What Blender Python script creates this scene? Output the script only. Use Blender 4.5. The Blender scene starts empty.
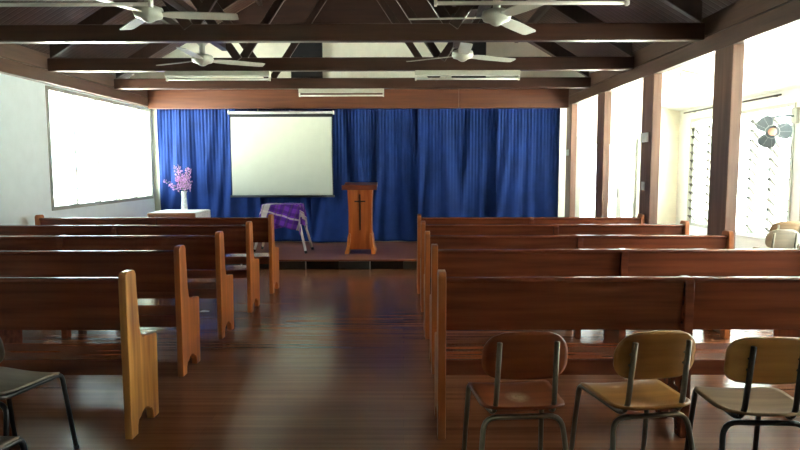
import bpy, bmesh, math, random
from mathutils import Vector, Matrix
random.seed(7)
PI = math.pi
S = bpy.context.scene
C = S.collection

# ------------------------------------------------------------------ camera
cam_d = bpy.data.cameras.new('camera')
cam_d.sensor_width = 36.0
cam_d.lens = 620.0 / 800.0 * 36.0
cam_d.clip_start = 0.05
cam = bpy.data.objects.new('camera', cam_d)
C.objects.link(cam)
cam.location = (0, 0, 1.5)
cam.rotation_euler = (PI / 2 - math.atan(58 / 620), math.radians(0.12), math.radians(0.28))
S.camera = cam

# ------------------------------------------------------------------ world, light, exposure
W = bpy.data.worlds.new('overcast_sky')
S.world = W
W.use_nodes = True
bg = W.node_tree.nodes['Background']
wt = W.node_tree
_tc = wt.nodes.new('ShaderNodeTexCoord')
_sx = wt.nodes.new('ShaderNodeSeparateXYZ')
_mr = wt.nodes.new('ShaderNodeMapRange')
_mr.inputs[1].default_value, _mr.inputs[2].default_value = -0.5, 0.3
_cr = wt.nodes.new('ShaderNodeMix')
_cr.data_type = 'RGBA'
_cr.inputs[6].default_value = (0.80, 0.93, 1.0, 1)
_cr.inputs[7].default_value = (0.95, 1.0, 0.97, 1)
wt.links.new(_tc.outputs['Generated'], _sx.inputs[0])
wt.links.new(_sx.outputs[0], _mr.inputs[0])
wt.links.new(_mr.outputs[0], _cr.inputs[0])
wt.links.new(_cr.outputs[2], bg.inputs[0])
bg.inputs[1].default_value = 4.0
S.view_settings.view_transform = 'Standard'
S.view_settings.look = 'None'
S.view_settings.gamma = 1.0
S.view_settings.exposure = 1.85
S.cycles.max_bounces = 10
S.cycles.diffuse_bounces = 6
S.cycles.transparent_max_bounces = 24
S.cycles.sample_clamp_indirect = 8
S.cycles.use_denoising = True

sun_d = bpy.data.lights.new('sun', 'SUN')
sun_d.energy = 75.0
sun_d.angle = math.radians(2)
sun_d.color = (1.0, 1.0, 0.98)
sun = bpy.data.objects.new('sun', sun_d)
C.objects.link(sun)
sun.rotation_euler = (math.radians(22), math.radians(3), 0)     # high midday sun, behind the viewer


def portal(loc, rot, sx, sy):
    d = bpy.data.lights.new('window_portal', 'AREA')
    d.shape = 'RECTANGLE'
    d.size, d.size_y = sx, sy
    d.cycles.is_portal = True
    o = bpy.data.objects.new('window_portal', d)
    o.location, o.rotation_euler = loc, rot
    C.objects.link(o)


def portal_x(X, y0, y1, z0, z1, face):          # face +1: light travels to +X
    portal((X, (y0 + y1) / 2, (z0 + z1) / 2), (0, -PI / 2 * face, 0), z1 - z0, y1 - y0)


def portal_y(Y, x0, x1, z0, z1, face):          # face -1: light travels to -Y
    portal(((x0 + x1) / 2, Y, (z0 + z1) / 2), (PI / 2 * face, 0, 0), x1 - x0, z1 - z0)


# ------------------------------------------------------------------ materials
def lin(c):
    return tuple(((v / 255) / 12.92 if v / 255 <= 0.04045 else ((v / 255 + 0.055) / 1.055) ** 2.4) for v in c) + (1,)


def base_mat(name):
    m = bpy.data.materials.new(name)
    m.use_nodes = True
    nt = m.node_tree
    return m, nt, nt.nodes['Principled BSDF']


def noise_col(nt, c1, c2, scale=(1, 1, 1), nscale=5.0, detail=4, coord='Object', lo=0.3, hi=0.7):
    tc = nt.nodes.new('ShaderNodeTexCoord')
    mp = nt.nodes.new('ShaderNodeMapping')
    mp.inputs['Scale'].default_value = scale
    nt.links.new(tc.outputs[coord], mp.inputs[0])
    nz = nt.nodes.new('ShaderNodeTexNoise')
    nz.inputs['Scale'].default_value = nscale
    nz.inputs['Detail'].default_value = detail
    nt.links.new(mp.outputs[0], nz.inputs['Vector'])
    rp = nt.nodes.new('ShaderNodeValToRGB')
    rp.color_ramp.elements[0].position = lo
    rp.color_ramp.elements[1].position = hi
    rp.color_ramp.elements[0].color = c1
    rp.color_ramp.elements[1].color = c2
    nt.links.new(nz.outputs['Fac'], rp.inputs[0])
    return rp, nz, mp


def wood(name, dark, light, axis='x', rough=0.3, coat=0.0, bump=0.1, spec=0.5):
    m, nt, b = base_mat(name)
    sc = {'x': (0.6, 9, 9), 'y': (9, 0.6, 9), 'z': (9, 9, 0.6)}[axis]
    rp, nz, mp = noise_col(nt, lin(dark), lin(light), sc, 2.2, 6)
    nt.links.new(rp.outputs[0], b.inputs['Base Color'])
    b.inputs['Roughness'].default_value = rough
    b.inputs['Specular IOR Level'].default_value = spec
    b.inputs['Coat Weight'].default_value = coat
    b.inputs['Coat Roughness'].default_value = 0.15
    if bump:
        bp = nt.nodes.new('ShaderNodeBump')
        bp.inputs['Strength'].default_value = bump
        bp.inputs['Distance'].default_value = 0.004
        nt.links.new(nz.outputs['Fac'], bp.inputs['Height'])
        nt.links.new(bp.outputs[0], b.inputs['Normal'])
    return m


def plain(name, c, rough=0.5, metal=0.0, var=0.08, spec=0.5, nscale=6):
    m, nt, b = base_mat(name)
    c0 = tuple(v * (1 - var) for v in c)
    c1 = tuple(min(255, v * (1 + var)) for v in c)
    rp, nz, mp = noise_col(nt, lin(c0), lin(c1), (1, 1, 1), nscale)
    nt.links.new(rp.outputs[0], b.inputs['Base Color'])
    b.inputs['Roughness'].default_value = rough
    b.inputs['Metallic'].default_value = metal
    b.inputs['Specular IOR Level'].default_value = spec
    return m


def floor_mat():
    m, nt, b = base_mat('polished floorboards')
    tc = nt.nodes.new('ShaderNodeTexCoord')
    br = nt.nodes.new('ShaderNodeTexBrick')
    br.offset = 0.37
    br.inputs['Scale'].default_value = 1.0
    br.inputs['Brick Width'].default_value = 3.1
    br.inputs['Row Height'].default_value = 0.105
    br.inputs['Mortar Size'].default_value = 0.0022
    br.inputs['Mortar Smooth'].default_value = 0.2
    br.inputs['Color1'].default_value = (0.25, 0.25, 0.25, 1)
    br.inputs['Color2'].default_value = (0.8, 0.8, 0.8, 1)
    br.inputs['Mortar'].default_value = (0.0, 0.0, 0.0, 1)
    nt.links.new(tc.outputs['Object'], br.inputs['Vector'])
    rp, nz, mp = noise_col(nt, lin((104, 62, 41)), lin((132, 82, 55)), (0.5, 18, 1), 1.4, 3)
    mx = nt.nodes.new('ShaderNodeMix')
    mx.data_type = 'RGBA'
    mx.blend_type = 'OVERLAY'
    mx.inputs[0].default_value = 0.16
    nt.links.new(rp.outputs[0], mx.inputs[6])
    nt.links.new(br.outputs['Color'], mx.inputs[7])
    nt.links.new(mx.outputs[2], b.inputs['Base Color'])
    rr, n2, m2 = noise_col(nt, (0.19, 0.19, 0.19, 1), (0.25, 0.25, 0.25, 1), (0.6, 3, 1), 1.0, 2)
    nt.links.new(rr.outputs[0], b.inputs['Roughness'])
    b.inputs['Specular IOR Level'].default_value = 0.32
    return m


def grooved(name, c1, c2):
    m, nt, b = base_mat(name)
    rp, nz, mp = noise_col(nt, lin(c1), lin(c2), (8, 0.8, 1), 2, 5)
    tc = nt.nodes.new('ShaderNodeTexCoord')
    wv = nt.nodes.new('ShaderNodeTexWave')
    wv.bands_direction = 'Y'
    wv.inputs['Scale'].default_value = 3.2
    nt.links.new(tc.outputs['Object'], wv.inputs['Vector'])
    r2 = nt.nodes.new('ShaderNodeValToRGB')
    r2.color_ramp.elements[0].position = 0.04
    r2.color_ramp.elements[1].position = 0.2
    nt.links.new(wv.outputs['Fac'], r2.inputs[0])
    bp = nt.nodes.new('ShaderNodeBump')
    bp.inputs['Strength'].default_value = 0.6
    bp.inputs['Distance'].default_value = 0.006
    nt.links.new(r2.outputs[0], bp.inputs['Height'])
    nt.links.new(bp.outputs[0], b.inputs['Normal'])
    nt.links.new(rp.outputs[0], b.inputs['Base Color'])
    b.inputs['Roughness'].default_value = 0.45
    return m


def cloth_mat(name, c, rough=0.9, sheen=0.2, weave=400):
    m, nt, b = base_mat(name)
    c0 = tuple(v * 0.9 for v in c)
    c1 = tuple(min(255, v * 1.1) for v in c)
    rp, nz, mp = noise_col(nt, lin(c0), lin(c1), (1, 1, 1), 3)
    nt.links.new(rp.outputs[0], b.inputs['Base Color'])
    b.inputs['Roughness'].default_value = rough
    b.inputs['Sheen Weight'].default_value = sheen
    b.inputs['Specular IOR Level'].default_value = 0.2
    n2 = nt.nodes.new('ShaderNodeTexNoise')
    n2.inputs['Scale'].default_value = weave
    tc = nt.nodes.new('ShaderNodeTexCoord')
    nt.links.new(tc.outputs['Object'], n2.inputs['Vector'])
    bp = nt.nodes.new('ShaderNodeBump')
    bp.inputs['Strength'].default_value = 0.15
    bp.inputs['Distance'].default_value = 0.001
    nt.links.new(n2.outputs['Fac'], bp.inputs['Height'])
    nt.links.new(bp.outputs[0], b.inputs['Normal'])
    return m


def plaid_mat():
    m, nt, b = base_mat('purple checked cloth')
    uv = nt.nodes.new('ShaderNodeTexCoord')
    sp = nt.nodes.new('ShaderNodeSeparateXYZ')
    nt.links.new(uv.outputs['UV'], sp.inputs[0])

    def band(out, freq, width, phase):
        a = nt.nodes.new('ShaderNodeMath'); a.operation = 'MULTIPLY_ADD'
        a.inputs[1].default_value = freq; a.inputs[2].default_value = phase
        nt.links.new(out, a.inputs[0])
        f = nt.nodes.new('ShaderNodeMath'); f.operation = 'FRACT'
        nt.links.new(a.outputs[0], f.inputs[0])
        l = nt.nodes.new('ShaderNodeMath'); l.operation = 'LESS_THAN'
        l.inputs[1].default_value = width
        nt.links.new(f.outputs[0], l.inputs[0])
        return l.outputs[0]

    def mix(fac, a, bcol, k=1.0):
        mm = nt.nodes.new('ShaderNodeMix'); mm.data_type = 'RGBA'
        if k != 1.0:
            q = nt.nodes.new('ShaderNodeMath'); q.operation = 'MULTIPLY'; q.inputs[1].default_value = k
            nt.links.new(fac, q.inputs[0]); fac = q.outputs[0]
        nt.links.new(fac, mm.inputs[0])
        if isinstance(a, tuple): mm.inputs[6].default_value = a
        else: nt.links.new(a, mm.inputs[6])
        mm.inputs[7].default_value = bcol
        return mm.outputs[2]

    U, V = sp.outputs[0], sp.outputs[1]
    c = lin((116, 52, 176))
    c = mix(band(U, 9.0, 0.42, 0.1), c, lin((58, 26, 104)), 0.55)
    c = mix(band(V, 9.0, 0.42, 0.3), c, lin((58, 26, 104)), 0.55)
    c = mix(band(V, 4.0, 0.1, 0.45), c, lin((214, 198, 206)), 0.8)
    c = mix(band(U, 2.0, 0.2, 0.36), c, lin((204, 192, 180)), 0.8)
    c = mix(band(U, 12.0, 0.2, 0.0), c, lin((92, 74, 84)), 0.45)
    nt.links.new(c, b.inputs['Base Color'])
    b.inputs['Roughness'].default_value = 0.85
    b.inputs['Specular IOR Level'].default_value = 0.2
    return m


def lace_mat():
    m, nt, b = base_mat('white lace cloth')
    tc = nt.nodes.new('ShaderNodeTexCoord')
    vo = nt.nodes.new('ShaderNodeTexVoronoi')
    vo.inputs['Scale'].default_value = 42
    nt.links.new(tc.outputs['Object'], vo.inputs['Vector'])
    rp = nt.nodes.new('ShaderNodeValToRGB')
    rp.color_ramp.elements[0].color = lin((172, 172, 168))
    rp.color_ramp.elements[1].color = lin((238, 238, 236))
    rp.color_ramp.elements[0].position = 0.1
    rp.color_ramp.elements[1].position = 0.35
    nt.links.new(vo.outputs['Distance'], rp.inputs[0])
    nt.links.new(rp.outputs[0], b.inputs['Base Color'])
    b.inputs['Roughness'].default_value = 0.9
    return m


def pane_mat():
    m = bpy.data.materials.new('louvre glass')
    m.use_nodes = True
    nt = m.node_tree
    nt.nodes.clear()
    out = nt.nodes.new('ShaderNodeOutputMaterial')
    tr = nt.nodes.new('ShaderNodeBsdfTransparent')
    tr.inputs[0].default_value = (0.93, 0.97, 0.96, 1)
    gl = nt.nodes.new('ShaderNodeBsdfGlossy')
    gl.inputs['Roughness'].default_value = 0.05
    mx = nt.nodes.new('ShaderNodeMixShader')
    mx.inputs[0].default_value = 0.08
    nt.links.new(tr.outputs[0], mx.inputs[1])
    nt.links.new(gl.outputs[0], mx.inputs[2])
    nt.links.new(mx.outputs[0], out.inputs[0])
    return m



def scuffed(m):
    """a pale worn patch in the middle of the seat"""
    nt = m.node_tree
    b = nt.nodes['Principled BSDF']
    src = b.inputs['Base Color'].links[0].from_socket
    tc = nt.nodes.new('ShaderNodeTexCoord')
    mp = nt.nodes.new('ShaderNodeMapping')
    mp.inputs['Location'].default_value = (0.0, 0.55, 0)
    mp.inputs['Scale'].default_value = (16, 13, 1)
    nt.links.new(tc.outputs['Object'], mp.inputs[0])
    gr = nt.nodes.new('ShaderNodeTexGradient')
    gr.gradient_type = 'SPHERICAL'
    nt.links.new(mp.outputs[0], gr.inputs[0])
    nz = nt.nodes.new('ShaderNodeTexNoise')
    nz.inputs['Scale'].default_value = 60
    nt.links.new(tc.outputs['Object'], nz.inputs['Vector'])
    mu = nt.nodes.new('ShaderNodeMath'); mu.operation = 'MULTIPLY'
    nt.links.new(gr.outputs['Fac'], mu.inputs[0]); nt.links.new(nz.outputs['Fac'], mu.inputs[1])
    m2 = nt.nodes.new('ShaderNodeMath'); m2.operation = 'MULTIPLY'; m2.inputs[1].default_value = 2.2; m2.use_clamp = True
    nt.links.new(mu.outputs[0], m2.inputs[0])
    mx = nt.nodes.new('ShaderNodeMix'); mx.data_type = 'RGBA'
    nt.links.new(m2.outputs[0], mx.inputs[0]); nt.links.new(src, mx.inputs[6])
    mx.inputs[7].default_value = lin((206, 184, 150))
    nt.links.new(mx.outputs[2], b.inputs['Base Color'])
    return m


M = {}
M['floor'] = floor_mat()
M['deck'] = wood('stage boards', (100, 60, 46), (138, 88, 68), 'x', 0.3, 0.0, 0.1, 0.3)
M['cream'] = plain('cream wall paint', (236, 235, 218), 0.7, var=0.02)
M['white_wall'] = plain('white wall paint', (236, 238, 232), 0.7, var=0.015)
M['glare_wall'] = plain('white wall paint tinted for window glare', (240, 249, 250), 0.7, var=0.012)  # blue-white glare of the left window mixed into the wall colour
M['lining'] = grooved('grooved brown ceiling boards', (50, 30, 22), (70, 43, 32))
M['brown_ply'] = wood('dark brown plywood', (40, 23, 16), (54, 32, 22), 'x', 0.5, 0, 0.05)
M['beam'] = wood('dark stained beam timber', (52, 34, 26), (72, 47, 36), 'x', 0.3, 0.2, 0.08)
M['beam_y'] = wood('dark stained side beam timber', (74, 54, 45), (98, 73, 60), 'y', 0.35, 0.1, 0.08)
M['plate'] = wood('red brown wall plate timber', (74, 40, 24), (98, 56, 34), 'x', 0.4, 0.1, 0.08)
M['post'] = wood('brown post timber', (96, 68, 54), (128, 94, 76), 'z', 0.45, 0, 0.08)
M['truss'] = wood('dark truss timber', (38, 25, 20), (54, 36, 28), 'z', 0.35, 0.1, 0.08)
M['pew'] = wood('varnished red brown pew timber', (94, 46, 31), (132, 69, 44), 'x', 0.26, 0.35, 0.06)
M['pew_seat_lit'] = wood('varnished brown pew seat timber', (116, 58, 34), (154, 82, 48), 'x', 0.26, 0.35, 0.06)  # lighter than the other pew timber: window light painted into the seat colour
M['pew_end'] = wood('varnished orange pew end timber', (150, 80, 38), (200, 116, 58), 'z', 0.3, 0.3, 0.06)
M['pew_pale'] = wood('varnished yellow pew end timber', (150, 82, 32), (228, 164, 88), 'z', 0.3, 0.3, 0.06)
M['lectern'] = wood('orange varnished lectern timber', (164, 78, 30), (200, 108, 48), 'z', 0.3, 0.3, 0.05)
M['lectern_lit'] = wood('orange lectern foot timber with painted side light', (184, 98, 42), (222, 138, 70), 'z', 0.3, 0.3, 0.05)  # lectern timber again, colour brightened to stand for light from the side
M['lectern_dark'] = wood('dark red lectern top timber', (104, 46, 28), (136, 66, 40), 'x', 0.3, 0.3, 0.05)
M['dark_wood'] = wood('black brown cross timber', (40, 18, 12), (58, 28, 18), 'z', 0.4)
M['table'] = wood('brown table timber', (128, 74, 48), (166, 104, 70), 'x', 0.4)
M['ply_red'] = wood('red brown moulded plywood', (122, 58, 32), (158, 84, 46), 'x', 0.3, 0.2, 0.04)
M['ply_tan'] = wood('tan moulded plywood', (146, 98, 48), (180, 128, 68), 'x', 0.3, 0.2, 0.04)
M['ply_yellow'] = wood('honey moulded plywood', (168, 120, 64), (200, 152, 88), 'x', 0.35, 0.2, 0.04)
M['ply_pale'] = wood('pale worn plywood', (120, 96, 72), (150, 124, 94), 'x', 0.6, 0.0, 0.04, 0.2)
M['ply_grey'] = wood('grey brown worn plywood', (118, 108, 94), (146, 134, 116), 'x', 0.35, 0.15, 0.04)
M['ply_dark'] = wood('dark brown moulded plywood', (70, 56, 44), (92, 76, 60), 'x', 0.35, 0.15, 0.04)
M['ply_scuffed'] = scuffed(wood('scuffed red brown plywood', (116, 56, 28), (150, 78, 40), 'x', 0.35, 0.1, 0.04))
M['ply_edge'] = plain('pale plywood edge', (188, 166, 128), 0.6)
M['steel'] = plain('worn grey painted steel tube', (128, 122, 108), 0.35, 0.6)
M['black_steel'] = plain('black painted steel tube', (24, 25, 27), 0.35)
M['blue'] = cloth_mat('royal blue curtain cloth', (25, 50, 108), sheen=0.05)
M['screen'] = plain('matt white screen cloth', (208, 211, 194), 0.9, var=0.01, spec=0.1)
M['black'] = plain('matt black', (16, 18, 22), 0.5)
M['kick'] = plain('black glossy skirting panel', (18, 20, 20), 0.25)
M['kick_grey'] = plain('dark grey skirting panel', (40, 42, 40), 0.3)
M['silver'] = plain('pale grey metal', (176, 178, 176), 0.35, 0.3)
M['white_paint'] = plain('white enamel', (164, 166, 154), 0.3, var=0.03)
M['fitting'] = plain('grey white light fitting enamel', (192, 194, 178), 0.4, var=0.03)
M['tube'] = plain('unlit white lamp tube', (222, 222, 214), 0.25, var=0.01)
M['plastic'] = plain('white switch plastic', (226, 224, 214), 0.4, var=0.01)
M['fan_grey'] = plain('blue grey fan plastic', (74, 84, 90), 0.45)
M['fan_hub'] = plain('tan fan badge', (190, 142, 118), 0.5)
M['wire'] = plain('grey guard wire', (170, 176, 176), 0.4, 0.3)
M['pane'] = pane_mat()
M['plaid'] = plaid_mat()
M['lace'] = lace_mat()
M['petal'] = plain('pink purple petals', (214, 158, 206), 0.8, var=0.25, nscale=40)
M['leaf'] = plain('green leaves', (84, 112, 70), 0.6, var=0.2)
M['vase'] = plain('white patterned china', (214, 216, 214), 0.2, var=0.14, nscale=30)
M['dark_rod'] = plain('dark metal rod', (62, 58, 54), 0.4, 0.5)
M['outside'] = plain('pale outside ground', (190, 190, 178), 0.9)
M['paper'] = plain('white paper', (236, 236, 232), 0.8, var=0.01)
M['rubber'] = plain('black rubber', (20, 20, 20), 0.7)


# ------------------------------------------------------------------ mesh helpers
class MB:
    def __init__(self):
        self.bm = bmesh.new()

    def box(self, x0, x1, y0, y1, z0, z1, mat=None):
        v = [self.bm.verts.new(p) for p in
             ((x0, y0, z0), (x1, y0, z0), (x1, y1, z0), (x0, y1, z0), (x0, y0, z1), (x1, y0, z1), (x1, y1, z1), (x0, y1, z1))]
        if mat is not None:
            for q in v: q.co = mat @ q.co
        for f in ((0, 3, 2, 1), (4, 5, 6, 7), (0, 1, 5, 4), (1, 2, 6, 5), (2, 3, 7, 6), (3, 0, 4, 7)):
            self.bm.faces.new([v[i] for i in f])
        return self

    def prism(self, pts, a0, a1, axis='x'):
        """polygon pts in the other two axes, run from a0 to a1 along axis"""
        def P(a, u, v):
            return {'x': (a, u, v), 'y': (u, a, v), 'z': (u, v, a)}[axis]
        A = [self.bm.verts.new(P(a0, *p)) for p in pts]
        B = [self.bm.verts.new(P(a1, *p)) for p in pts]
        n = len(pts)
        self.bm.faces.new(A)
        self.bm.faces.new(B[::-1])
        for i in range(n):
            j = (i + 1) % n
            self.bm.faces.new((A[j], A[i], B[i], B[j]))
        return self

    def tube(self, pts, r, seg=10, closed=False, r1=None):
        pts = [Vector(p) for p in pts]
        n = len(pts)
        rings = []
        up = None
        for i, p in enumerate(pts):
            if closed:
                t = (pts[(i + 1) % n] - pts[i - 1]).normalized()
            else:
                t = (pts[min(i + 1, n - 1)] - pts[max(i - 1, 0)]).normalized()
            if up is None:
                up = Vector((0, 0, 1)) if abs(t.z) < 0.9 else Vector((1, 0, 0))
            a = (up - t * up.dot(t)).normalized()
            b = t.cross(a)
            up = a
            rr = r if r1 is None else r + (r1 - r) * i / max(1, n - 1)
            rings.append([self.bm.verts.new(p + (a * math.cos(2 * PI * k / seg) + b * math.sin(2 * PI * k / seg)) * rr) for k in range(seg)])
        m = n if closed else n - 1
        for i in range(m):
            A, B = rings[i], rings[(i + 1) % n]
            for k in range(seg):
                l = (k + 1) % seg
                self.bm.faces.new((A[k], A[l], B[l], B[k]))
        if not closed:
            self.bm.faces.new(rings[0][::-1])
            self.bm.faces.new(rings[-1])
        return self

    def lathe(self, prof, seg=24, mat=None):
        rings = []
        for r, z in prof:
            rings.append([self.bm.verts.new((max(r, 1e-4) * math.cos(2 * PI * k / seg), max(r, 1e-4) * math.sin(2 * PI * k / seg), z)) for k in range(seg)])
        if mat is not None:
            for R in rings:
                for q in R: q.co = mat @ q.co
        for A, B in zip(rings, rings[1:]):
            for k in range(seg):
                l = (k + 1) % seg
                self.bm.faces.new((A[k], A[l], B[l], B[k]))
        self.bm.faces.new(rings[0][::-1])
        self.bm.faces.new(rings[-1])
        return self

    def grid(self, f, nu, nv, uv=False):
        V = [[self.bm.verts.new(f(i / nu, j / nv)) for i in range(nu + 1)] for j in range(nv + 1)]
        lay = self.bm.loops.layers.uv.verify() if uv else None
        for j in range(nv):
            for i in range(nu):
                fc = self.bm.faces.new((V[j][i], V[j][i + 1], V[j + 1][i + 1], V[j + 1][i]))
                if uv:
                    for lp, (a, b) in zip(fc.loops, ((i, j), (i + 1, j), (i + 1, j + 1), (i, j + 1))):
                        lp[lay].uv = (a / nu, b / nv)
        return self

    def build(self, name, mat, parent=None, smooth=False, bevel=0, solid=0, subsurf=0, loc=None, offset=0.0):
        bmesh.ops.recalc_face_normals(self.bm, faces=self.bm.faces)
        me = bpy.data.meshes.new(name)
        self.bm.to_mesh(me)
        self.bm.free()
        me.materials.append(M[mat])
        if smooth:
            for p in me.polygons: p.use_smooth = True
        o = bpy.data.objects.new(name, me)
        C.objects.link(o)
        if parent: o.parent = parent
        if loc: o.location = loc
        if solid:
            md = o.modifiers.new('thickness', 'SOLIDIFY'); md.thickness = solid; md.offset = offset
        if bevel:
            md = o.modifiers.new('edges', 'BEVEL'); md.width = bevel; md.segments = 2; md.limit_method = 'ANGLE'
        if subsurf:
            md = o.modifiers.new('smooth', 'SUBSURF'); md.levels = subsurf; md.render_levels = subsurf
        return o


def bend(p0, p1, p2, r, n=5):
    """rounded corner at p1"""
    p0, p1, p2 = Vector(p0), Vector(p1), Vector(p2)
    a = p1 + (p0 - p1).normalized() * r
    b = p1 + (p2 - p1).normalized() * r
    return [(1 - t) ** 2 * a + 2 * t * (1 - t) * p1 + t * t * b for t in [k / n for k in range(n + 1)]]


def path(pts, r):
    out = [Vector(pts[0])]
    for i in range(1, len(pts) - 1):
        out += bend(pts[i - 1], pts[i], pts[i + 1], r)
    out.append(Vector(pts[-1]))
    return out


def tag(o, label=None, cat=None, group=None, kind=None):
    if label: o['label'] = label
    if cat: o['category'] = cat
    if group: o['group'] = group
    if kind: o['kind'] = kind
    return o


def empty(name, loc=(0, 0, 0), rz=0, label=None, cat=None, group=None):
    o = bpy.data.objects.new(name, None)
    o.empty_display_size = 0.1
    C.objects.link(o)
    o.location = loc
    o.rotation_euler = (0, 0, rz)
    return tag(o, label, cat, group)


def copy_tree(o, parent=None):
    c = o.copy()
    C.objects.link(c)
    c.parent = parent
    for ch in list(o.children):
        copy_tree(ch, c)
    return c


def struct(o, label=None):
    o['kind'] = 'structure'
    if label: o['label'] = label
    return o


# ------------------------------------------------------------------ room shell
XL, XR, XB = -4.5, 4.93, 2.85       # left wall, outer right wall, row of posts
YR, YF = -3.0, 11.2                 # rear wall, front wall
ZB = 2.55                           # underside of the side beams

struct(MB().box(XL - 0.12, XR + 0.12, YR - 0.12, YF + 0.12, -0.12, 0).build('floor', 'floor'))
struct(MB().box(-60, 60, -60, 60, -0.7, -0.6).build('ground_outside', 'outside'))


def wall_x(name, X0, X1, z1, openings, mat):
    b = MB()
    y = YR - 0.12
    for (ya, yb, za, zb) in openings:
        b.box(X0, X1, y, ya, 0, z1)
        b.box(X0, X1, ya, yb, 0, za)
        b.box(X0, X1, ya, yb, zb, z1)
        y = yb
    b.box(X0, X1, y, YF + 0.12, 0, z1)
    return struct(b.build(name, mat))


WIN_L = [(7.9, 11.12, 0.95, 2.53)]
WIN_R = [(2.2, 4.6, 0.5, 2.3), (5.2, 7.7, 0.5, 2.3), (7.9, 10.74, 0.5, 2.3)]
wall_x('wall_left', XL - 0.12, XL, 2.92, WIN_L, 'glare_wall')
wall_x('wall_right', XR, XR + 0.12, 2.62, WIN_R, 'white_wall')
b = MB()
b.box(XL - 0.6, 3.11, YF, YF + 0.12, 0, 2.9)
b.box(4.25, XR + 0.12, YF, YF + 0.12, 0, 2.9)
b.box(3.11, 4.25, YF, YF + 0.12, 2.04, 2.9)
b.prism([(-5.2, 2.9), (3.56, 2.9), (-0.82, 5.43)], YF, YF + 0.12, 'y')
struct(b.build('wall_front', 'cream'))
b = MB()
b.prism([(-3.4, 3.93), (1.76, 3.93), (-0.82, 5.4)], YF - 0.012, YF, 'y')
struct(b.build('trim_1', 'brown_ply'))
b = MB()
b.box(XL - 0.6, XR + 0.12, YR - 0.12, YR, 0, 2.9)
b.prism([(-5.2, 2.9), (3.56, 2.9), (-0.82, 5.43)], YR - 0.12, YR, 'y')
struct(b.build('wall_rear', 'cream'))

# roof lining, eave soffits, side ceiling
roof = lambda X: 5.41 - 0.57 * abs(X + 0.82)
b = MB()
t = 0.03
b.prism([(-5.2, roof(-5.2)), (-0.82, roof(-0.82)), (3.56, roof(3.56)), (3.56, roof(3.56) + t), (-0.82, roof(-0.82) + t), (-5.2, roof(-5.2) + t)], YR - 0.12, YF + 0.12, 'y')
ceil = struct(b.build('ceiling', 'lining'))
for X in (-3.6, -2.5, -1.5, -0.1, 0.9, 2.0):
    zz = roof(X)
    b = MB().box(X - 0.03, X + 0.03, YR, YF, zz - 0.13, zz - 0.015)
    b.build('purlin', 'truss', ceil)
struct(MB().box(-5.16, XL, YR, YF, 2.9, 2.92).box(2.95, 3.52, YR, YF, 2.9, 2.92).build('trim_2', 'brown_ply'))
b = MB()
sl = lambda X: 2.87 - 0.2 * (X - 2.95)
b.prism([(2.95, sl(2.95)), (XR + 0.1, sl(XR + 0.1)), (XR + 0.1, sl(XR + 0.1) + 0.02), (2.95, sl(2.95) + 0.02)], YR, YF, 'y')
vc = struct(b.build('ceiling_side', 'white_wall'))
for Y in (1.2, 3.6, 6.0, 8.4, 10.6):
    b = MB()
    b.prism([(2.95, sl(2.95) - 0.008), (XR, sl(XR) - 0.008), (XR, sl(XR) + 0.005), (2.95, sl(2.95) + 0.005)], Y - 0.02, Y + 0.02, 'y')
    b.build('cover_strip', 'white_wall', vc)

# side beams in two boards
for nm, x0, x1 in (('trim_left', XL, XL + 0.1), ('trim_right', XB, XB + 0.1)):
    o = struct(MB().box(x0, x1, YR, YF, ZB, 2.705).build(nm, 'beam_y', bevel=0.006))
    MB().box(x0, x1, YR, YF, 2.712, 2.9).build('upper_board', 'beam_y', o, bevel=0.006)
# wall plate over the curtains
o = struct(MB().box(XL + 0.1, 0.96, 10.82, 10.92, 2.51, 2.835).build('trim_front', 'plate', bevel=0.005))
MB().box(0.965, XB, 10.82, 10.92, 2.51, 2.835).build('second_board', 'plate', o, bevel=0.005)


# ------------------------------------------------------------------ windows and doors
def louvre_window(n, X, d, y0, y1, z0, z1, bays):
    """d = +1: the room lies towards +X"""
    b = MB()
    t = 0.05
    xa, xb = sorted((X - d * 0.1, X + d * 0.015))
    b.box(xa, xb, y0, y1, z0, z0 + t); b.box(xa, xb, y0, y1, z1 - t, z1)
    b.box(xa, xb, y0, y0 + t, z0 + t, z1 - t); b.box(xa, xb, y1 - t, y1, z0 + t, z1 - t)
    f = struct(b.build('window_%d' % n, 'white_paint'))
    if isinstance(bays, int):
        bays = [y0 + t / 2 + (y1 - y0 - t) * k / bays for k in range(bays + 1)]
    pb = MB()
    for k in range(len(bays) - 1):
        ya, w = bays[k], bays[k + 1] - bays[k]
        if k:
            MB().box(min(X - d * 0.08, X), max(X - d * 0.08, X), ya - 0.018, ya + 0.018, z0 + t, z1 - t).build('mullion', 'white_paint', f)
        z = z0 + 0.1
        cb = MB()
        while z < z1 - 0.1:
            m = Matrix.Translation((X - d * 0.04, 0, z)) @ Matrix.Rotation(d * math.radians(-50), 4, 'Y')
            pb.box(-0.08, 0.08, ya + 0.026, ya + w - 0.026, -0.0025, 0.0025, m)
            for yy in (ya + 0.022, ya + w - 0.022):
                k2 = 1.0 if d < 0 else 0.5
                cb.box(-0.085 * k2, 0.085 * k2, yy - 0.014 * k2, yy + 0.014 * k2, -0.011 * k2, 0.011 * k2, m)
            z += 0.135
        cb.build('blade_clips', 'dark_rod' if d < 0 else 'silver', f)
    pb.build('louvre_panes', 'pane', f)
    portal_x(X - d * 0.2, y0, y1, z0, z1, d)
    return f


nw = 1
for (y0, y1, z0, z1) in WIN_L:
    louvre_window(nw, XL, 1, y0, y1, z0, z1, max(2, round((y1 - y0) / 0.62))); nw += 1
for (y0, y1, z0, z1) in WIN_R:
    louvre_window(nw, XR, -1, y0, y1, z0, z1, [7.925, 8.385, 8.87, 9.5, 10.1, 10.62, 10.715] if y1 > 10 else max(2, round((y1 - y0) / 0.47))); nw += 1
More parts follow.
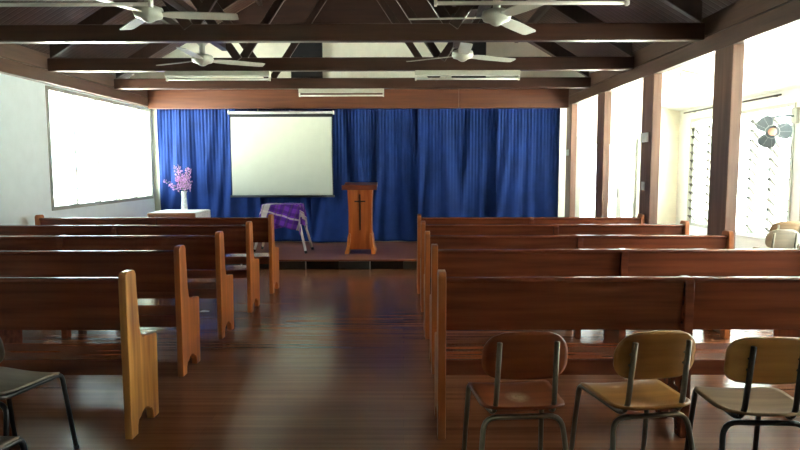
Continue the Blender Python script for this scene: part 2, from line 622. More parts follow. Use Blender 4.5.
# glazed double door in the front wall of the side aisle
b = MB()
b.box(3.11, 3.16, YF - 0.02, YF + 0.1, 0, 2.04); b.box(4.2, 4.25, YF - 0.02, YF + 0.1, 0, 2.04)
b.box(3.16, 4.2, YF - 0.02, YF + 0.1, 1.99, 2.04)
f = struct(b.build('door_1', 'white_paint'))
for x0, x1 in ((3.16, 3.9), (3.9, 4.2)):
    l = MB()
    l.box(x0, x0 + 0.05, YF + 0.02, YF + 0.06, 0.01, 1.99); l.box(x1 - 0.05, x1, YF + 0.02, YF + 0.06, 0.01, 1.99)
    l.box(x0 + 0.05, x1 - 0.05, YF + 0.02, YF + 0.06, 0.01, 0.16); l.box(x0 + 0.05, x1 - 0.05, YF + 0.02, YF + 0.06, 1.9, 1.99)
    lf = l.build('door_leaf', 'white_paint', f)
    MB().box(x0 + 0.05, x1 - 0.05, YF + 0.037, YF + 0.043, 0.16, 1.9).build('glass_pane', 'pane', lf)
MB().tube([(3.86, YF - 0.005, 0.95), (3.86, YF - 0.03, 0.95), (3.86, YF - 0.03, 1.1), (3.86, YF - 0.005, 1.1)], 0.008).build('door_handle', 'dark_rod', f, smooth=True)
portal_y(YF + 0.25, 3.11, 4.25, 0, 2.04, -1)

# ------------------------------------------------------------------ stage platform
st = empty('stage_platform', (-0.8, 9.0, 0), 0, 'low polished brown timber stage with black skirting in front of the blue curtains', 'stage')
MB().box(XL + 0.8, XB + 0.75, 0.0, 2.19, 0.125, 0.15).build('deck', 'deck', st, bevel=0.004)
MB().box(XL + 0.8, XB + 0.75, 0.07, 0.1, 0.0, 0.125).build('skirting_board', 'kick', st)
x = -0.64 - 0.95 * 3
while x < XB + 0.3:
    for xa, xb, mt in ((x + 0.012, x + 0.485, 'kick'), (x + 0.49, x + 0.94, 'kick_grey')):
        MB().box(max(xa, XL + 0.82), min(xb, XB + 0.74), 0.05, 0.07, 0.008, 0.115).build('skirting_panel', mt, st, bevel=0.003)
    if XL + 0.82 < x < XB + 0.7:
        MB().box(x - 0.006, x + 0.006, 0.045, 0.07, 0.0, 0.12).build('skirting_divider', 'silver', st)
    x += 0.95

# ------------------------------------------------------------------ posts
POST_Y = [(10.62, 'next to the curtains at the far end'), (8.9, 'second from the curtains'), (7.18, 'carrying two white switches'), (5.48, 'widest and nearest, before the louvre windows')]
for Y, w in POST_Y:
    o = MB().box(XB, XB + 0.1, Y, Y + 0.32, 0, ZB).build('post', 'post', bevel=0.006)
    tag(o, 'tall flat brown timber post, ' + w, 'post', 'timber posts along the side aisle')


# ------------------------------------------------------------------ roof trusses
def truss_piece(b, x0, z0, x1, z1, w, y0, y1):
    d = Vector((x1 - x0, z1 - z0)).normalized()
    n = Vector((-d.y, d.x)) * w / 2
    b.prism([(x0 + n.x, z0 + n.y), (x1 + n.x, z1 + n.y), (x1 - n.x, z1 - n.y), (x0 - n.x, z0 - n.y)], y0, y1, 'y')


def truss(Y):
    t = empty('roof_truss', (0, Y, 0))
    MB().box(XL + 0.1, XB, 0, 0.1, 2.69, 2.85).build('tie_beam', 'beam', t, bevel=0.012)
    for s in (-1, 1):
        b = MB()
        xe = -0.775 + s * 3.6
        za = 2.85
        ap = 2.87 + 0.6 * 3.625
        b.prism([(xe, za), (-0.775, ap), (-0.775, ap + 0.2), (xe, za + 0.2)], 0.02, 0.08, 'y')
        b.build('rafter', 'truss', t, bevel=0.008)
        xn = -0.775 + s * 1.25
        b = MB(); truss_piece(b, xn, 2.82, -0.775 + s * 2.08, 3.98, 0.1, -0.028, 0.018); b.build('web', 'truss', t, bevel=0.008)
        b = MB(); truss_piece(b, xn, 2.82, -0.775 + s * 0.06, 4.58, 0.1, 0.082, 0.126); b.build('web', 'truss', t, bevel=0.008)
    MB().box(-0.775 - 0.06, -0.775 + 0.06, 0.02, 0.08, 4.5, 5.2).build('king_post', 'truss', t)
    return t


TR = [(4.22, 'carrying the pair of big lamps at the top'), (6.0, 'the wide uncluttered beam below the top fans'), (7.8, 'carrying two tube lamps, third in front of the curtains'), (9.57, 'last before the curtains, carrying one tube lamp')]
for Y, w in TR:
    tag(truss(Y), 'dark timber roof truss, ' + w, 'roof truss', 'roof trusses across the hall')


# ------------------------------------------------------------------ fluorescent lights
def batten(L=1.3):
    t = empty('tube_light')
    MB().box(-L / 2, L / 2, -0.045, 0.045, -0.06, 0.0).build('body', 'fitting', t, bevel=0.006)
    for s in (-1, 1):
        b = MB(); b.box(s * L / 2 - (0.02 if s > 0 else 0), s * L / 2 + (0.02 if s < 0 else 0), -0.022, 0.022, -0.118, -0.06)
        b.build('lamp_holder', 'plastic', t, bevel=0.004)
    MB().tube([(-L / 2 + 0.02, 0, -0.1), (L / 2 - 0.02, 0, -0.1)], 0.013, 10).build('tube', 'tube', t, smooth=True)
    return t


bt = batten()
first = True
for X, Y, lab in ((0.86, 4.27, 'cropped by the top edge, on the right side of the aisle'), (-2.33, 4.27, 'cropped by the top edge, on the left side above the pews'),
                  (0.8, 7.85, 'on a beam below the far right ceiling fan'), (-2.3, 7.85, 'on a beam below the far left ceiling fan'),
                  (-0.94, 9.62, 'centred over the projector screen on the last beam')):
    o = bt if first else copy_tree(bt)
    first = False
    o.location = (X, Y, 2.69)
    tag(o, 'unlit white tube light, ' + lab, 'tube light', 'tube lights under the beams')
bs = batten(0.62)
bs.location = (3.9, 8.2, sl(3.9) - 0.014)
bs.rotation_euler = (0, math.atan(0.2), 0)
tag(bs, 'short unlit tube light on the sloping white side aisle ceiling', 'tube light')


# ------------------------------------------------------------------ ceiling fans
def fan():
    t = empty('ceiling_fan')
    MB().lathe([(0.02, -0.075), (0.04, -0.065), (0.06, -0.05), (0.105, -0.035), (0.12, 0.0), (0.112, 0.035), (0.07, 0.05), (0.04, 0.055)], 28).build('motor', 'white_paint', t, smooth=True)
    MB().lathe([(0.03, 0.05), (0.03, 0.14), (0.06, 0.17), (0.07, 0.245)], 20).build('down_rod', 'white_paint', t, smooth=True)
    sp = empty('blades'); sp.parent = t
    for k in range(3):
        m = Matrix.Rotation(2 * PI * k / 3, 4, 'Z') @ Matrix.Translation((0, 0, -0.01)) @ Matrix.Rotation(math.radians(-10), 4, 'X')
        b = MB()
        pts = [(0.09, -0.03), (0.16, -0.055), (0.3, -0.065), (0.66, -0.062), (0.7, -0.05), (0.7, 0.05), (0.66, 0.062), (0.3, 0.065), (0.16, 0.055), (0.09, 0.03)]
        b.prism(pts, -0.004, 0.004, 'z')
        for v in b.bm.verts: v.co = m @ v.co
        b.build('blade', 'white_paint', sp)
    return t


fn = fan()
first = True
for X, Y, Z, rz, lab in ((0.75, 5.1, 2.70, 176, 'nearest right, overlapping the wide beam'), (-2.04, 5.1, 2.735, 8, 'nearest left, below a tube light at the top edge'),
                         (0.66, 7.0, 2.735, 28, 'far right one, before the white gable wall'), (-2.22, 7.0, 2.695, 31, 'far left one, above the left tube light')):
    o = fn if first else copy_tree(fn)
    first = False
    o.location = (X, Y, Z)
    for ch in o.children:
        if ch.name.startswith('blades'):
            ch.rotation_euler = (0, 0, math.radians(rz))
    tag(o, 'white three bladed ceiling fan, ' + lab, 'ceiling fan', 'ceiling fans of the hall')
for X, Y0, Y1, z in ((0.75, 4.2, 6.12, 2.93), (-2.04, 4.2, 6.12, 2.95), (0.66, 5.98, 7.92, 2.97), (-2.22, 5.98, 7.92, 2.95)):
    o = MB().box(X - 0.045, X + 0.045, Y0 + 0.0, Y1 - 0.0, z, z + 0.06).build('fan_rail', 'truss', bevel=0.004)
    struct(o)

# ------------------------------------------------------------------ gable fittings
for X0, X1, Z0, Z1, lab in ((-1.97, -1.42, 3.0, 3.98, 'above the projector screen'), (0.86, 1.46, 3.0, 4.16, 'right of the middle, above the curtains')):
    t = empty('wall_panel', ((X0 + X1) / 2, YF, Z0), 0, 'tall black panel on the pale gable wall ' + lab, 'wall panel', 'black panels on the gable wall')
    w = (X1 - X0) / 2
    MB().box(-w, w, -0.1, -0.012, 0, Z1 - Z0).build('box', 'black', t, bevel=0.01)

# ------------------------------------------------------------------ curtains
CX = [-4.34, -3.45, -2.55, -1.62, -0.62, 0.28, 1.02, 1.66, 2.73]
CL = ['leftmost, behind the flower vase', 'left of the projector screen', 'behind the left half of the screen', 'behind the right half of the screen',
      'between the screen and the lectern', 'directly right of the lectern', 'third from the right end', 'at the right end beside the first post']
CL = ['leftmost, behind the vase of flowers', 'second from left, its folds beside the screen', 'behind the left half of the screen', 'behind the right half of the screen',
      'just right of the screen, behind the lectern', 'third from the right end of the row', 'narrow one, second from the right end', 'widest, at the right end beside the first post']


def curtain(x0, x1, seed):
    rnd = random.Random(seed)
    w = x1 - x0
    n = w / 0.19
    ph = [rnd.uniform(0, 6.28) for _ in range(6)]
    fan_c = rnd.uniform(0.35, 0.65)
    zt, zb = 2.53, 0.17

    def f(u, v):
        z = zt + (zb - zt) * v
        uu = fan_c + (u - fan_c) * (1 - 0.5 * v) + 0.03 * math.sin(3 * v + ph[5])
        a = 0.007 + 0.02 * min(1, v * 1.2)
        y = a * math.sin(2 * PI * n * uu + ph[0] + 0.8 * math.sin(5 * u + ph[1]))
        y += (0.013 + 0.02 * v) * math.sin(2 * PI * n * 0.43 * uu + ph[2])
        y += 0.009 * math.sin(2 * PI * n * 3.3 * u + ph[3]) * (1 - v) ** 2 + 0.006 * math.sin(2 * PI * n * 1.7 * uu + ph[1]) * v
        y += 0.012 * math.sin(6 * v + 4 * u + ph[4])
        return (x0 + w * u, 11.02 + y, z)
    return MB().grid(f, int(w * 110), 40)


for i in range(8):
    o = curtain(CX[i] - 0.015, CX[i + 1] + 0.015, 20 + i).build('curtain', 'blue', smooth=True, solid=0.004, loc=(0, -0.06 if i % 2 else 0.075, 0))
    tag(o, 'long royal blue curtain, ' + CL[i], 'curtain', 'blue curtains across the front wall')
o = MB().tube([(-4.38, 11.02, 2.545), (2.8, 11.02, 2.545)], 0.012).build('curtain_rail', 'silver', smooth=True)
tag(o, 'thin metal rail along the top of the blue curtains', 'curtain rail')
o = MB().tube([(4.85, 8.1, 2.415), (4.85, 10.85, 2.415)], 0.013).build('curtain_rail', 'dark_rod', smooth=True)
for Y in (8.3, 10.6):
    MB().tube([(4.85, Y, 2.415), (4.93, Y, 2.415)], 0.008).build('bracket', 'dark_rod', o, smooth=True)
tag(o, 'dark curtain rod above the louvre windows in the side aisle', 'curtain rail')

# ------------------------------------------------------------------ projector screen
t = empty('projector_screen', (-2.085, 10.72, 0.99), 0, 'white pull-down projector screen with black borders hanging before the blue curtains', 'projector screen')
MB().tube([(-0.885, 0, 1.442), (0.885, 0, 1.442)], 0.026, 14).build('case', 'silver', t, smooth=True)
for s in (-1, 1):
    MB().box(s * 0.892 - 0.01, s * 0.892 + 0.01, -0.035, 0.09, 1.41, 1.475).build('end_cap', 'plastic', t, bevel=0.006)
wob = lambda u, v: 0.006 * math.sin(9 * u + 4 * v) * v + 0.008 * math.sin(3.1 * u - 5 * v + 1) * (1 - u)
cl = MB().grid(lambda u, v: (-0.88 + 1.76 * u, wob(u, v), 1.42 - 1.40 * v), 40, 30).build('cloth', 'screen', t, smooth=True, solid=0.003)
MB().grid(lambda u, v: (-0.88 + 1.76 * u, wob(u, 0) - 0.004, 1.42 - 0.055 * v), 20, 3).build('top_border', 'black', t, solid=0.002)
for a, c in ((-0.88, -0.868), (0.868, 0.88)):
    MB().grid(lambda u, v: (a + (c - a) * u, wob((a + 0.88) / 1.76, v) - 0.004, 1.42 - 1.40 * v), 2, 24).build('side_border', 'black', t, solid=0.002)
MB().tube([(-0.9, 0, 0.01), (0.9, 0, 0.01)], 0.02, 10).build('bottom_bar', 'black', t, smooth=True)

# ------------------------------------------------------------------ lectern
t = empty('lectern', (-0.67, 9.62, 0.15), 0, 'orange varnished wooden lectern with dark cross standing on the stage', 'lectern')


def side_w(z):            # half width of the waisted column
    return 0.172 - 0.012 * math.sin(PI * min(1, max(0, (z - 0.05) / 0.95))) + 0.01 * max(0, (z - 0.7))


b = MB()
zs = [0.07 + (1.0 - 0.07) * k / 16 for k in range(17)]
b.prism([(-side_w(z), z) for z in zs] + [(side_w(z), z) for z in zs[::-1]], -0.01, 0.012, 'y')
b.build('front_panel', 'lectern', t)
for s in (-1, 1):
    b = MB()
    ring = [(s * side_w(z), z) for z in zs] + [(s * (side_w(z) + 0.018), z) for z in zs[::-1]]
    b.prism(ring, -0.02, 0.34, 'y')
    b.build('side_panel', 'lectern', t, bevel=0.003)
    b = MB()
    # scroll foot, seen from the front as a flared bracket
    fp = [(0.172, 0.0), (0.235, 0.0), (0.24, 0.03), (0.222, 0.07), (0.207, 0.13), (0.199, 0.2), (0.192, 0.27), (0.178, 0.32), (0.158, 0.325), (0.146, 0.29), (0.15, 0.2), (0.16, 0.14), (0.168, 0.09), (0.168, 0.05)]
    b.prism([(s * x, z) for x, z in fp], -0.06, 0.4, 'y')
    b.build('foot', 'lectern_lit', t, bevel=0.004)
b = MB()
b.prism([(-0.09, 1.0), (0.42, 1.055), (0.42, 1.105), (-0.09, 1.05)], -0.26, 0.26, 'x')
b.build('top', 'lectern_dark', t, bevel=0.004)
MB().box(-0.27, 0.27, -0.115, -0.09, 1.0, 1.075).build('book_rest', 'lectern_dark', t, bevel=0.004)
b = MB()
b.box(-0.011, 0.011, -0.024, -0.01, 0.37, 0.93)
b.box(-0.085, 0.085, -0.0235, -0.0105, 0.81, 0.832)
b.build('cross', 'dark_wood', t)
MB().box(-0.16, 0.16, 0.0, 0.3, 0.55, 0.57).build('shelf', 'lectern', t)

# ------------------------------------------------------------------ folding stand and its checked cloth
t = empty('folding_table', (-1.9, 9.8, 0.15), 0, 'small folding table with splayed white tube legs standing on the stage', 'table')
MB().box(-0.27, 0.27, -0.19, 0.19, 0.735, 0.765).build('tabletop', 'white_paint', t, bevel=0.008)
for sx, sy, fx, fy in ((1, -1, 0.385, -0.22), (1, 1, 0.42, 0.26), (-1, -1, -0.48, 0.0), (-1, 1, -0.43, 0.36)):
    top = Vector((sx * 0.23, sy * 0.15, 0.735))
    ft = Vector((fx, fy, 0.008))
    e = ft + (top - ft) * 0.06
    l = MB().tube([top, e], 0.019, 10).build('leg', 'plastic', t, smooth=True)
    MB().tube([e, ft + Vector((0, 0, 0.001))], 0.021, 10).build('foot_cap', 'rubber', l, smooth=True)


def cloth_pt(u, v):
    # sheet laid slightly askew over the top, hanging past every edge
    s, q = (u - 0.5) * 1.25, (v - 0.5) * 1.12
    a = math.radians(-17)
    x = s * math.cos(a) - q * math.sin(a) + 0.02
    y = s * math.sin(a) + q * math.cos(a) + 0.02
    hx, hy = 0.285, 0.205
    cx, cy = max(-hx, min(hx, x)), max(-hy, min(hy, y))
    dx, dy = x - cx, y - cy
    d = math.hypot(dx, dy)
    if d < 1e-6:
        return (x, y, 0.772 + 0.003 * math.sin(20 * x))
    nx, ny = dx / d, dy / d
    wv = 0.022 * math.sin(19 * (x * ny - y * nx) + 3 * x + 5 * y) * min(1, d * 5)
    out = 0.012 + 0.13 * d * 0.6 + wv
    r = min(d, 0.02)
    return (cx + nx * out, cy + ny * out, 0.772 - d * 0.93 + 0.004 * math.sin(30 * x))


o = MB().grid(cloth_pt, 70, 60, uv=True).build('checked_cloth', 'plaid', smooth=True, solid=0.003, loc=(-1.9, 9.8, 0.15))
tag(o, 'purple checked cloth with white stripes draped over the small folding table', 'tablecloth')

# ------------------------------------------------------------------ side table, lace cloth, vase of flowers
t = empty('side_table', (-3.56, 9.45, 0.15), math.radians(0), 'brown wooden side table under a white cloth beneath the left window', 'table')
MB().box(-0.36, 0.36, 0.0, 0.72, 0.62, 0.65).build('tabletop', 'table', t, bevel=0.004)
b = MB(); b.box(-0.33, 0.33, 0.03, 0.05, 0.42, 0.62); b.build('apron', 'table', t)
b = MB(); b.box(-0.33, -0.31, 0.05, 0.66, 0.42, 0.62); b.build('apron', 'table', t)
b = MB(); b.box(0.31, 0.33, 0.05, 0.66, 0.42, 0.62); b.build('apron', 'table', t)
for sx in (-1, 1):
    for y in (0.03, 0.63):
        MB().box(sx * 0.335 - 0.025, sx * 0.335 + 0.025, y, y + 0.05, 0, 0.62).build('leg', 'table', t, bevel=0.004)


def lace_pt(u, v):
    x = -0.35 + 1.05 * u
    y = 0.01 + 0.73 * v
    if x > 0.37:
        d = x - 0.37
        return (0.37 + 0.008 + 0.05 * d + 0.008 * math.sin(14 * y) * d * 4, y, 0.657 - d)
    return (x, y, 0.6575 + 0.001 * math.sin(9 * x + 7 * y))


o = MB().grid(lace_pt, 42, 20).build('lace_cloth', 'lace', smooth=True, solid=0.003, loc=(-3.56, 9.45, 0.15))
tag(o, 'white lace cloth covering the side table and hanging over its right end', 'tablecloth')
VX, VY, VZ = -3.52, 9.95, 0.8105
o = empty('vase', (VX, VY, VZ), 0, 'slender white patterned vase holding pink flowers on the side table', 'vase')
MB().lathe([(0.045, 0.0), (0.05, 0.01), (0.045, 0.08), (0.038, 0.2), (0.036, 0.27), (0.046, 0.31), (0.04, 0.31), (0.03, 0.27), (0.032, 0.2), (0.036, 0.05), (0.0, 0.03)], 20).build('body', 'vase', o, smooth=True)
fl = empty('flower_bouquet', (VX, VY, VZ + 0.1), 0, 'bunch of pink purple flower spikes in the white vase', 'flowers')
rnd = random.Random(4)
SP = [(-0.13, 0.0, 0.60), (-0.08, 0.03, 0.63), (-0.05, -0.03, 0.56), (0.06, 0.0, 0.60), (0.1, 0.02, 0.57), (0.08, -0.04, 0.45), (-0.3, -0.02, 0.38), (-0.10, -0.04, 0.45), (0.02, 0.04, 0.5), (-0.02, 0.0, 0.42), (0.11, 0.03, 0.36)]
for (dx, dy, h) in SP:
    top = Vector((dx, dy, h))
    p0, p1 = Vector((0, 0, 0.02)), Vector((dx * 0.12, dy * 0.12, 0.24))
    pts = [(1 - k / 8) ** 2 * p0 + 2 * (k / 8) * (1 - k / 8) * p1 + (k / 8) ** 2 * top for k in range(9)]
    s_ = MB().tube(pts, 0.004, 6).build('stem', 'leaf', fl, smooth=True)
    b = MB()
    for k in range(46):
        a = rnd.uniform(0.5, 1.0)
        p = (1 - a) ** 2 * p0 + 2 * a * (1 - a) * p1 + a * a * top
        rr = 0.048 * (1.15 - a) / 0.6 + 0.008
        th = rnd.uniform(0, 6.28)
        q = p + Vector((math.cos(th) * rr, math.sin(th) * rr, rnd.uniform(-0.02, 0.02)))
        z = rnd.uniform(0.008, 0.016)
        m = Matrix.Translation(q) @ Matrix.Rotation(rnd.uniform(0, 3), 4, 'X') @ Matrix.Rotation(rnd.uniform(0, 3), 4, 'Y')
        b.lathe([(0.001, -z * 0.4), (z, 0), (z * 0.6, z * 0.5), (0.001, z * 0.3)], 5, m)
    b.build('blossoms', 'petal', fl)
b = MB()
for k in range(16):
    th = rnd.uniform(0, 6.28); L = rnd.uniform(0.08, 0.16); z0 = rnd.uniform(0.2, 0.34)
    m = Matrix.Translation((0, 0, z0)) @ Matrix.Rotation(th, 4, 'Z') @ Matrix.Rotation(math.radians(rnd.uniform(-60, -10)), 4, 'Y')
    b.prism([(m @ Vector((x, y, 0)))[:2] for x, y in ((0, 0), (L * 0.5, 0.015), (L, 0), (L * 0.5, -0.015))], z0 + L * 0.3, z0 + L * 0.3 + 0.003, 'z')
b.build('leaves', 'leaf', fl)


# ------------------------------------------------------------------ pews
def arc(cx, cy, r, a0, a1, n=6):
    return [(cx + r * math.cos(math.radians(a0 + (a1 - a0) * k / n)), cy + r * math.sin(math.radians(a0 + (a1 - a0) * k / n))) for k in range(n + 1)]


END = ([(0.0, 0.0), (0.08, 0.0)] + [(0.085, 0.05), (0.10, 0.075), (0.125, 0.082)] + [(0.15, 0.1), (0.19, 0.112), (0.23, 0.1)] + [(0.25, 0.082), (0.275, 0.075), (0.29, 0.05), (0.295, 0.0)]
       + [(0.375, 0.0), (0.39, 0.46)] + [(0.388, 0.498), (0.37, 0.508)] + [(0.29, 0.515), (0.235, 0.525)] + arc(0.205, 0.572, 0.045, -60, -150, 5)
       + [(0.15, 0.62)] + [(0.132, 0.86)] + arc(0.092, 0.895, 0.04, 0, 80, 4) + arc(0.035, 0.9, 0.035, 100, 180, 4))


def pew(L, mid, end_mat='pew_end'):
    """origin at the floor, left rear corner; x along the pew, y towards the front"""
    t = empty('pew')
    T = 0.042
    for x0 in (0, L - T):
        MB().prism(END, x0, x0 + T, 'x').build('end_panel', end_mat, t, bevel=0.004)
    MB().prism([(p[0] * 0.93 + 0.016, p[1] * 0.962 if p[1] > 0.3 else p[1]) for p in END], mid - 0.024, mid + 0.024, 'x').build('middle_support', 'pew', t, bevel=0.004)
    for xa, xb in ((T, mid - 0.024), (mid + 0.024, L - T)):
        b = MB()
        b.prism([(0.065, 0.6), (0.095, 0.605), (0.065, 0.885), (0.035, 0.88)], xa, xb, 'x')
        b.build('backrest', 'pew', t, bevel=0.004)
        MB().prism([(0.028, 0.872), (0.072, 0.872)] + arc(0.072, 0.883, 0.012, -60, 60, 3) + [(0.06, 0.9), (0.04, 0.9)] + arc(0.03, 0.885, 0.012, 120, 240, 3), xa, xb, 'x').build('top_rail', 'pew', t, bevel=0.002)
        MB().prism([(0.09, 0.405), (0.385, 0.41), (0.392, 0.422), (0.385, 0.434), (0.09, 0.43)], xa, xb, 'x').build('seat', 'pew_seat_lit', t, bevel=0.004)
        MB().box(xa, xb, 0.062, 0.088, 0.345, 0.432).build('seat_rail', 'pew', t, bevel=0.003)
        MB().box(xa, xb, 0.33, 0.352, 0.335, 0.408).build('front_rail', 'pew', t, bevel=0.003)
    return t


ROW_Y = [3.3, 4.33, 5.31, 6.3, 7.27]
ORD = ['nearest, behind the front chairs', 'second from the chairs', 'middle one of its block', 'second from the stage', 'frontmost, next to the stage']
PL, PMID = 2.65, 1.34
pr = pew(PL, PMID)
for i, Y in enumerate(ROW_Y):
    o = pr if i == 0 else copy_tree(pr)
    o.location = ((0.19, 0.205, 0.19, 0.185, 0.17)[i], (3.3, 4.38, 5.3, 6.32, 7.25)[i], 0)
    o.scale = ((1.018, 1.03, 1, 1.035, 1.005)[i], 1, 1.0 if i == 0 else 1.01)
    tag(o, 'long brown wooden pew right of the aisle, ' + ORD[i], 'pew', 'pews right of the aisle')
pl = pew(2.8, 1.4)
plp = copy_tree(pl)
for ch in plp.children:
    if ch.name.startswith('end_panel'):
        ch.data = ch.data.copy(); ch.data.materials[0] = M['pew_pale']
ORDL = ['nearest, with a yellowish end panel', 'second from the front edge of the photo', 'middle one of its block', 'second from the stage', 'frontmost, next to the side table']
for i, Y in enumerate(ROW_Y):
    o = plp if i == 0 else (pl if i == 1 else copy_tree(pl))
    o.location = (-1.55 - 2.8 + (0.05, -0.03, -0.035, -0.02, 0)[i], Y, 0)
    o.scale = (1, 1, 1.0 if i == 0 else 1.01)
    tag(o, 'long brown wooden pew left of the aisle, ' + ORDL[i], 'pew', 'pews left of the aisle')


# ------------------------------------------------------------------ chairs
def rrect(w, h, r, n=5):
    out = []
    for cx, cy, a in ((w - r, h - r, 0), (-w + r, h - r, 90), (-w + r, -h + r, 180), (w - r, -h + r, 270)):
        out += arc(cx, cy, r, a, a + 90, n)
    return out


def ply_back(w, h, top_r, curve):
    """curved backrest: outline in x,z bent in y, drawn as a filled rounded grid"""
    b = MB()

    def f(u, v):
        z = -h + 2 * h * v
        # width follows a rounded outline
        e = abs(z) / h
        k = h - abs(z)
        rr = top_r if z > 0 else top_r * 0.8
        inset = rr - math.sqrt(max(0, rr * rr - max(0, rr - k) ** 2))
        x = (w - inset) * (2 * u - 1)
        return (x, curve * (x / w) ** 2, z + 0.022 * (1 - (x / w) ** 2) * (1 if z > 0 else 0) * v)
    return b.grid(f, 20, 16)


def ply_seat(w, d, dip=0.012, rr=0.07):
    def f(u, v):
        y = -d + 2 * d * v
        k = d - abs(y)
        inset = rr - math.sqrt(max(0, rr * rr - max(0, rr - k) ** 2))
        ww = w * (0.93 + 0.07 * v) - inset
        x = ww * (2 * u - 1)
        z = -dip * (1 - (x / w) ** 2) - 0.02 * max(0, (v - 0.75) / 0.25) ** 2 + 0.012 * max(0, (0.3 - v) / 0.3) ** 2
        return (x, y, z)
    return MB().grid(f, 18, 18)


def chair(name, back_mat, seat_mat, steel, wide=0.19, backh=0.1, top_r=0.09, seat_r=0.07, seat_w=0.2, fw=0.185, ux=0.125):
    t = empty(name)
    o = ply_seat(seat_w, 0.2, 0.012, seat_r).build('seat', seat_mat, t, smooth=True, solid=0.012, loc=(0, 0.185, 0.45))
    bo = ply_back(wide, backh, top_r, 0.03).build('backrest', back_mat, t, smooth=True, solid=0.011, loc=(0, 0.0, 0.672))
    bo.rotation_euler = (math.radians(8), 0, 0)
    R = 0.012
    for s in (-1, 1):
        # upright, side rail and front leg are one bent tube
        pts = path([(s * ux, -0.03, 0.75), (s * (ux + 0.005), 0.012, 0.45), (s * (ux + 0.01), 0.055, 0.408), (s * fw, 0.37, 0.432), (s * (fw + 0.015), 0.43, 0.0)], 0.035)
        MB().tube(pts, R, 10).build('side_frame', steel, t, smooth=True)
        m = MB().tube([(s * (fw + 0.015), 0.431, 0.0), (s * (fw + 0.015), 0.428, 0.02)], 0.014, 10)
        m.build('foot_cap', 'rubber', t, smooth=True)
        for z in (0.69, 0.64):
            b = MB()
            b.lathe([(0.006, -0.03), (0.006, -0.01)], 8, Matrix.Translation((s * (ux + 0.002), -0.01, z)) @ Matrix.Rotation(PI / 2, 4, 'X'))
            b.build('bolt', steel, t)
    pts = path([(-0.215, -0.03, 0.0), (-0.175, 0.045, 0.392), (0.175, 0.045, 0.392), (0.215, -0.03, 0.0)], 0.06)
    MB().tube(pts, R, 10).build('rear_leg_frame', steel, t, smooth=True)
    MB().tube([(-0.16, 0.27, 0.418), (0.16, 0.27, 0.418)], 0.008, 8).build('cross_brace', steel, t, smooth=True)
    return t


c1 = chair('plywood_chair', 'ply_red', 'ply_scuffed', 'steel')
c1.location = (0.535, 2.63, 0); c1.rotation_euler = (0, 0, math.radians(4))
tag(c1, 'red brown plywood chair with a scuffed seat and grey tube frame behind the right pew', 'chair', 'plywood chairs at the back')
c2 = chair('plywood_chair', 'ply_tan', 'ply_tan', 'steel')
c2.location = (1.11, 2.64, 0); c2.rotation_euler = (0, 0, math.radians(9))
tag(c2, 'tan plywood chair with grey tube frame, between the red and the black framed chair', 'chair', 'plywood chairs at the back')
c3 = chair('plywood_chair', 'ply_yellow', 'ply_pale', 'black_steel', 0.188, 0.095, 0.06, 0.13, 0.205, 0.155, 0.102)
c3.location = (1.565, 2.56, 0); c3.rotation_euler = (0, 0, math.radians(-2))
tag(c3, 'honey coloured plywood chair with black frame at the lower right corner', 'chair', 'plywood chairs at the back')
c4 = chair('plywood_chair', 'ply_dark', 'ply_grey', 'black_steel')
c4.location = (-2.05, 2.82, 0); c4.rotation_euler = (0, 0, math.radians(-14))
tag(c4, 'grey brown plywood chair with black legs behind the nearest left pew', 'chair', 'plywood chairs at the back')
c5 = copy_tree(c4)
c5.location = (-1.76, 2.03, 0); c5.rotation_euler = (0, 0, math.radians(-10))
tag(c5, 'plywood chair cut off by the lower left corner, only its seat edge showing', 'chair', 'plywood chairs at the back')
c6 = chair('plywood_chair', 'ply_grey', 'ply_pale', 'steel')
c6.location = (4.3, 6.98, 0)
tag(c6, 'pale plywood chair in the side aisle, lower one of a stacked pair', 'chair', 'stacked chairs in the side aisle')
c7 = copy_tree(c6)
for ch in c7.children:
    if ch.name.startswith('backrest'):
        ch.data = ch.data.copy(); ch.data.materials[0] = M['ply_pale']
c7.location = (4.39, 7.06, 0.085)
tag(c7, 'tan backed plywood chair in the side aisle, upper one of a stacked pair', 'chair', 'stacked chairs in the side aisle')

# ------------------------------------------------------------------ wall fan
wf = empty('wall_fan', (4.6, 7.82, 1.93), 0, 'blue grey three bladed wall fan with tan hub beside the louvre windows', 'fan')
rot = Matrix.Rotation(math.radians(-25), 4, 'Z') @ Matrix.Rotation(PI / 2, 4, 'X')      # axis towards the viewer and the aisle
rot = Matrix.Rotation(math.radians(-30), 4, 'Z') @ Matrix.Rotation(math.radians(96), 4, 'X')
MB().lathe([(0.04, -0.17), (0.075, -0.15), (0.08, -0.05), (0.05, -0.03)], 20, rot).build('motor', 'fan_grey', wf, smooth=True)
MB().lathe([(0.045, -0.02), (0.048, 0.02), (0.035, 0.035)], 18, rot).build('hub', 'fan_hub', wf, smooth=True)
for k in range(3):
    b = MB()
    m = rot @ Matrix.Rotation(math.radians((135, 8, 252)[k]), 4, 'Z')
    pts = [(0.03, -0.035), (0.08, -0.1), (0.14, -0.125), (0.19, -0.1), (0.212, -0.03), (0.205, 0.045), (0.165, 0.09), (0.1, 0.085), (0.03, 0.035)]
    b.prism(pts, -0.004, 0.004, 'z')
    for v in b.bm.verts:
        v.co = m @ Matrix.Rotation(math.radians(18), 4, 'X') @ v.co
    b.build('blade', 'fan_grey', wf)
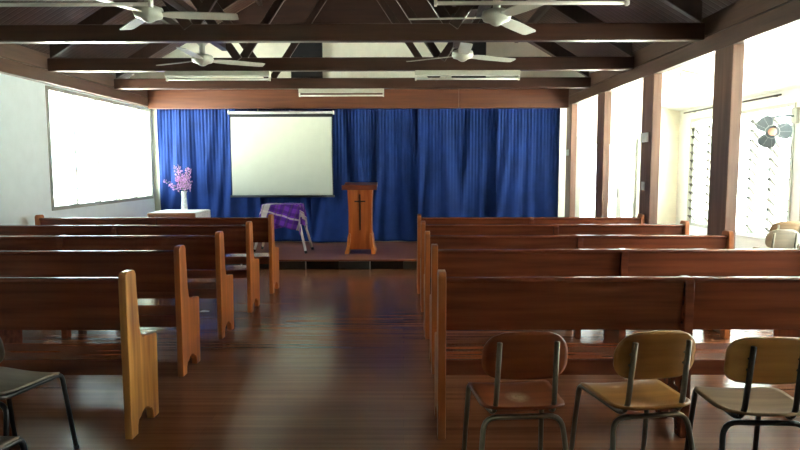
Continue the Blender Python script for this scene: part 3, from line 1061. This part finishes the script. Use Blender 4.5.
for nm, z in (('front_guard', 0.05), ('rear_guard', -0.06)):
    b = MB()
    for r in (0.08, 0.225):
        b.tube([rot @ Vector((r * math.cos(2 * PI * k / 32), r * math.sin(2 * PI * k / 32), z * (1 if r < 0.2 else 0.2))) for k in range(32)], 0.0022, 5, True)
    for k in range(12):
        a = 2 * PI * k / 12
        b.tube([rot @ Vector((0.08 * math.cos(a), 0.08 * math.sin(a), z)), rot @ Vector((0.17 * math.cos(a), 0.17 * math.sin(a), z * 0.9)), rot @ Vector((0.225 * math.cos(a), 0.225 * math.sin(a), z * 0.2))], 0.0009, 4)
    b.build(nm, 'wire', wf)
back = rot @ Vector((0, 0, -0.15))
MB().tube([back, back + Vector((0.0, 0.0, 0.17)), Vector((0.2, 0.06, 0.2)), Vector((0.31, 0.06, 0.2))], 0.014, 8).build('arm', 'fan_grey', wf, smooth=True)
MB().box(0.29, 0.33, 0.0, 0.12, 0.1, 0.3).build('wall_bracket', 'white_paint', wf, bevel=0.006)

# ------------------------------------------------------------------ switches and small things
for Y, z, h, lab in ((7.38, 1.84, 0.11, 'larger upper white switch box high on the third post'), (7.37, 1.27, 0.1, 'lower narrow white switch on the third post')):
    w = 0.11 if z > 1.5 else 0.05
    t = empty('light_switch', (XB, Y, z), 0, lab, 'switch', 'switches on the posts')
    MB().box(-0.014, 0.0, -w, w, -h / 2, h / 2).build('plate', 'plastic', t, bevel=0.004)
    MB().box(-0.02, -0.014, -0.012, 0.012, -0.018, 0.018).build('rocker', 'plastic', t)
t = empty('light_switch', (XB, 10.75, 1.74), 0, 'small dark switch on the first post beside the curtains', 'switch', 'switches on the posts')
MB().box(-0.03, 0.0, -0.05, 0.05, -0.05, 0.05).build('plate', 'silver', t, bevel=0.004)
o = MB().grid(lambda u, v: (0.09 * u, 0.05 * v + 0.01 * u, 0.003 + 0.006 * math.sin(4 * u) * v), 6, 4).build('paper_scrap', 'paper', loc=(-2.12, 6.33, 0), solid=0.001)
tag(o, 'tiny white paper scrap lying on the floor between the left pews', 'paper scrap')
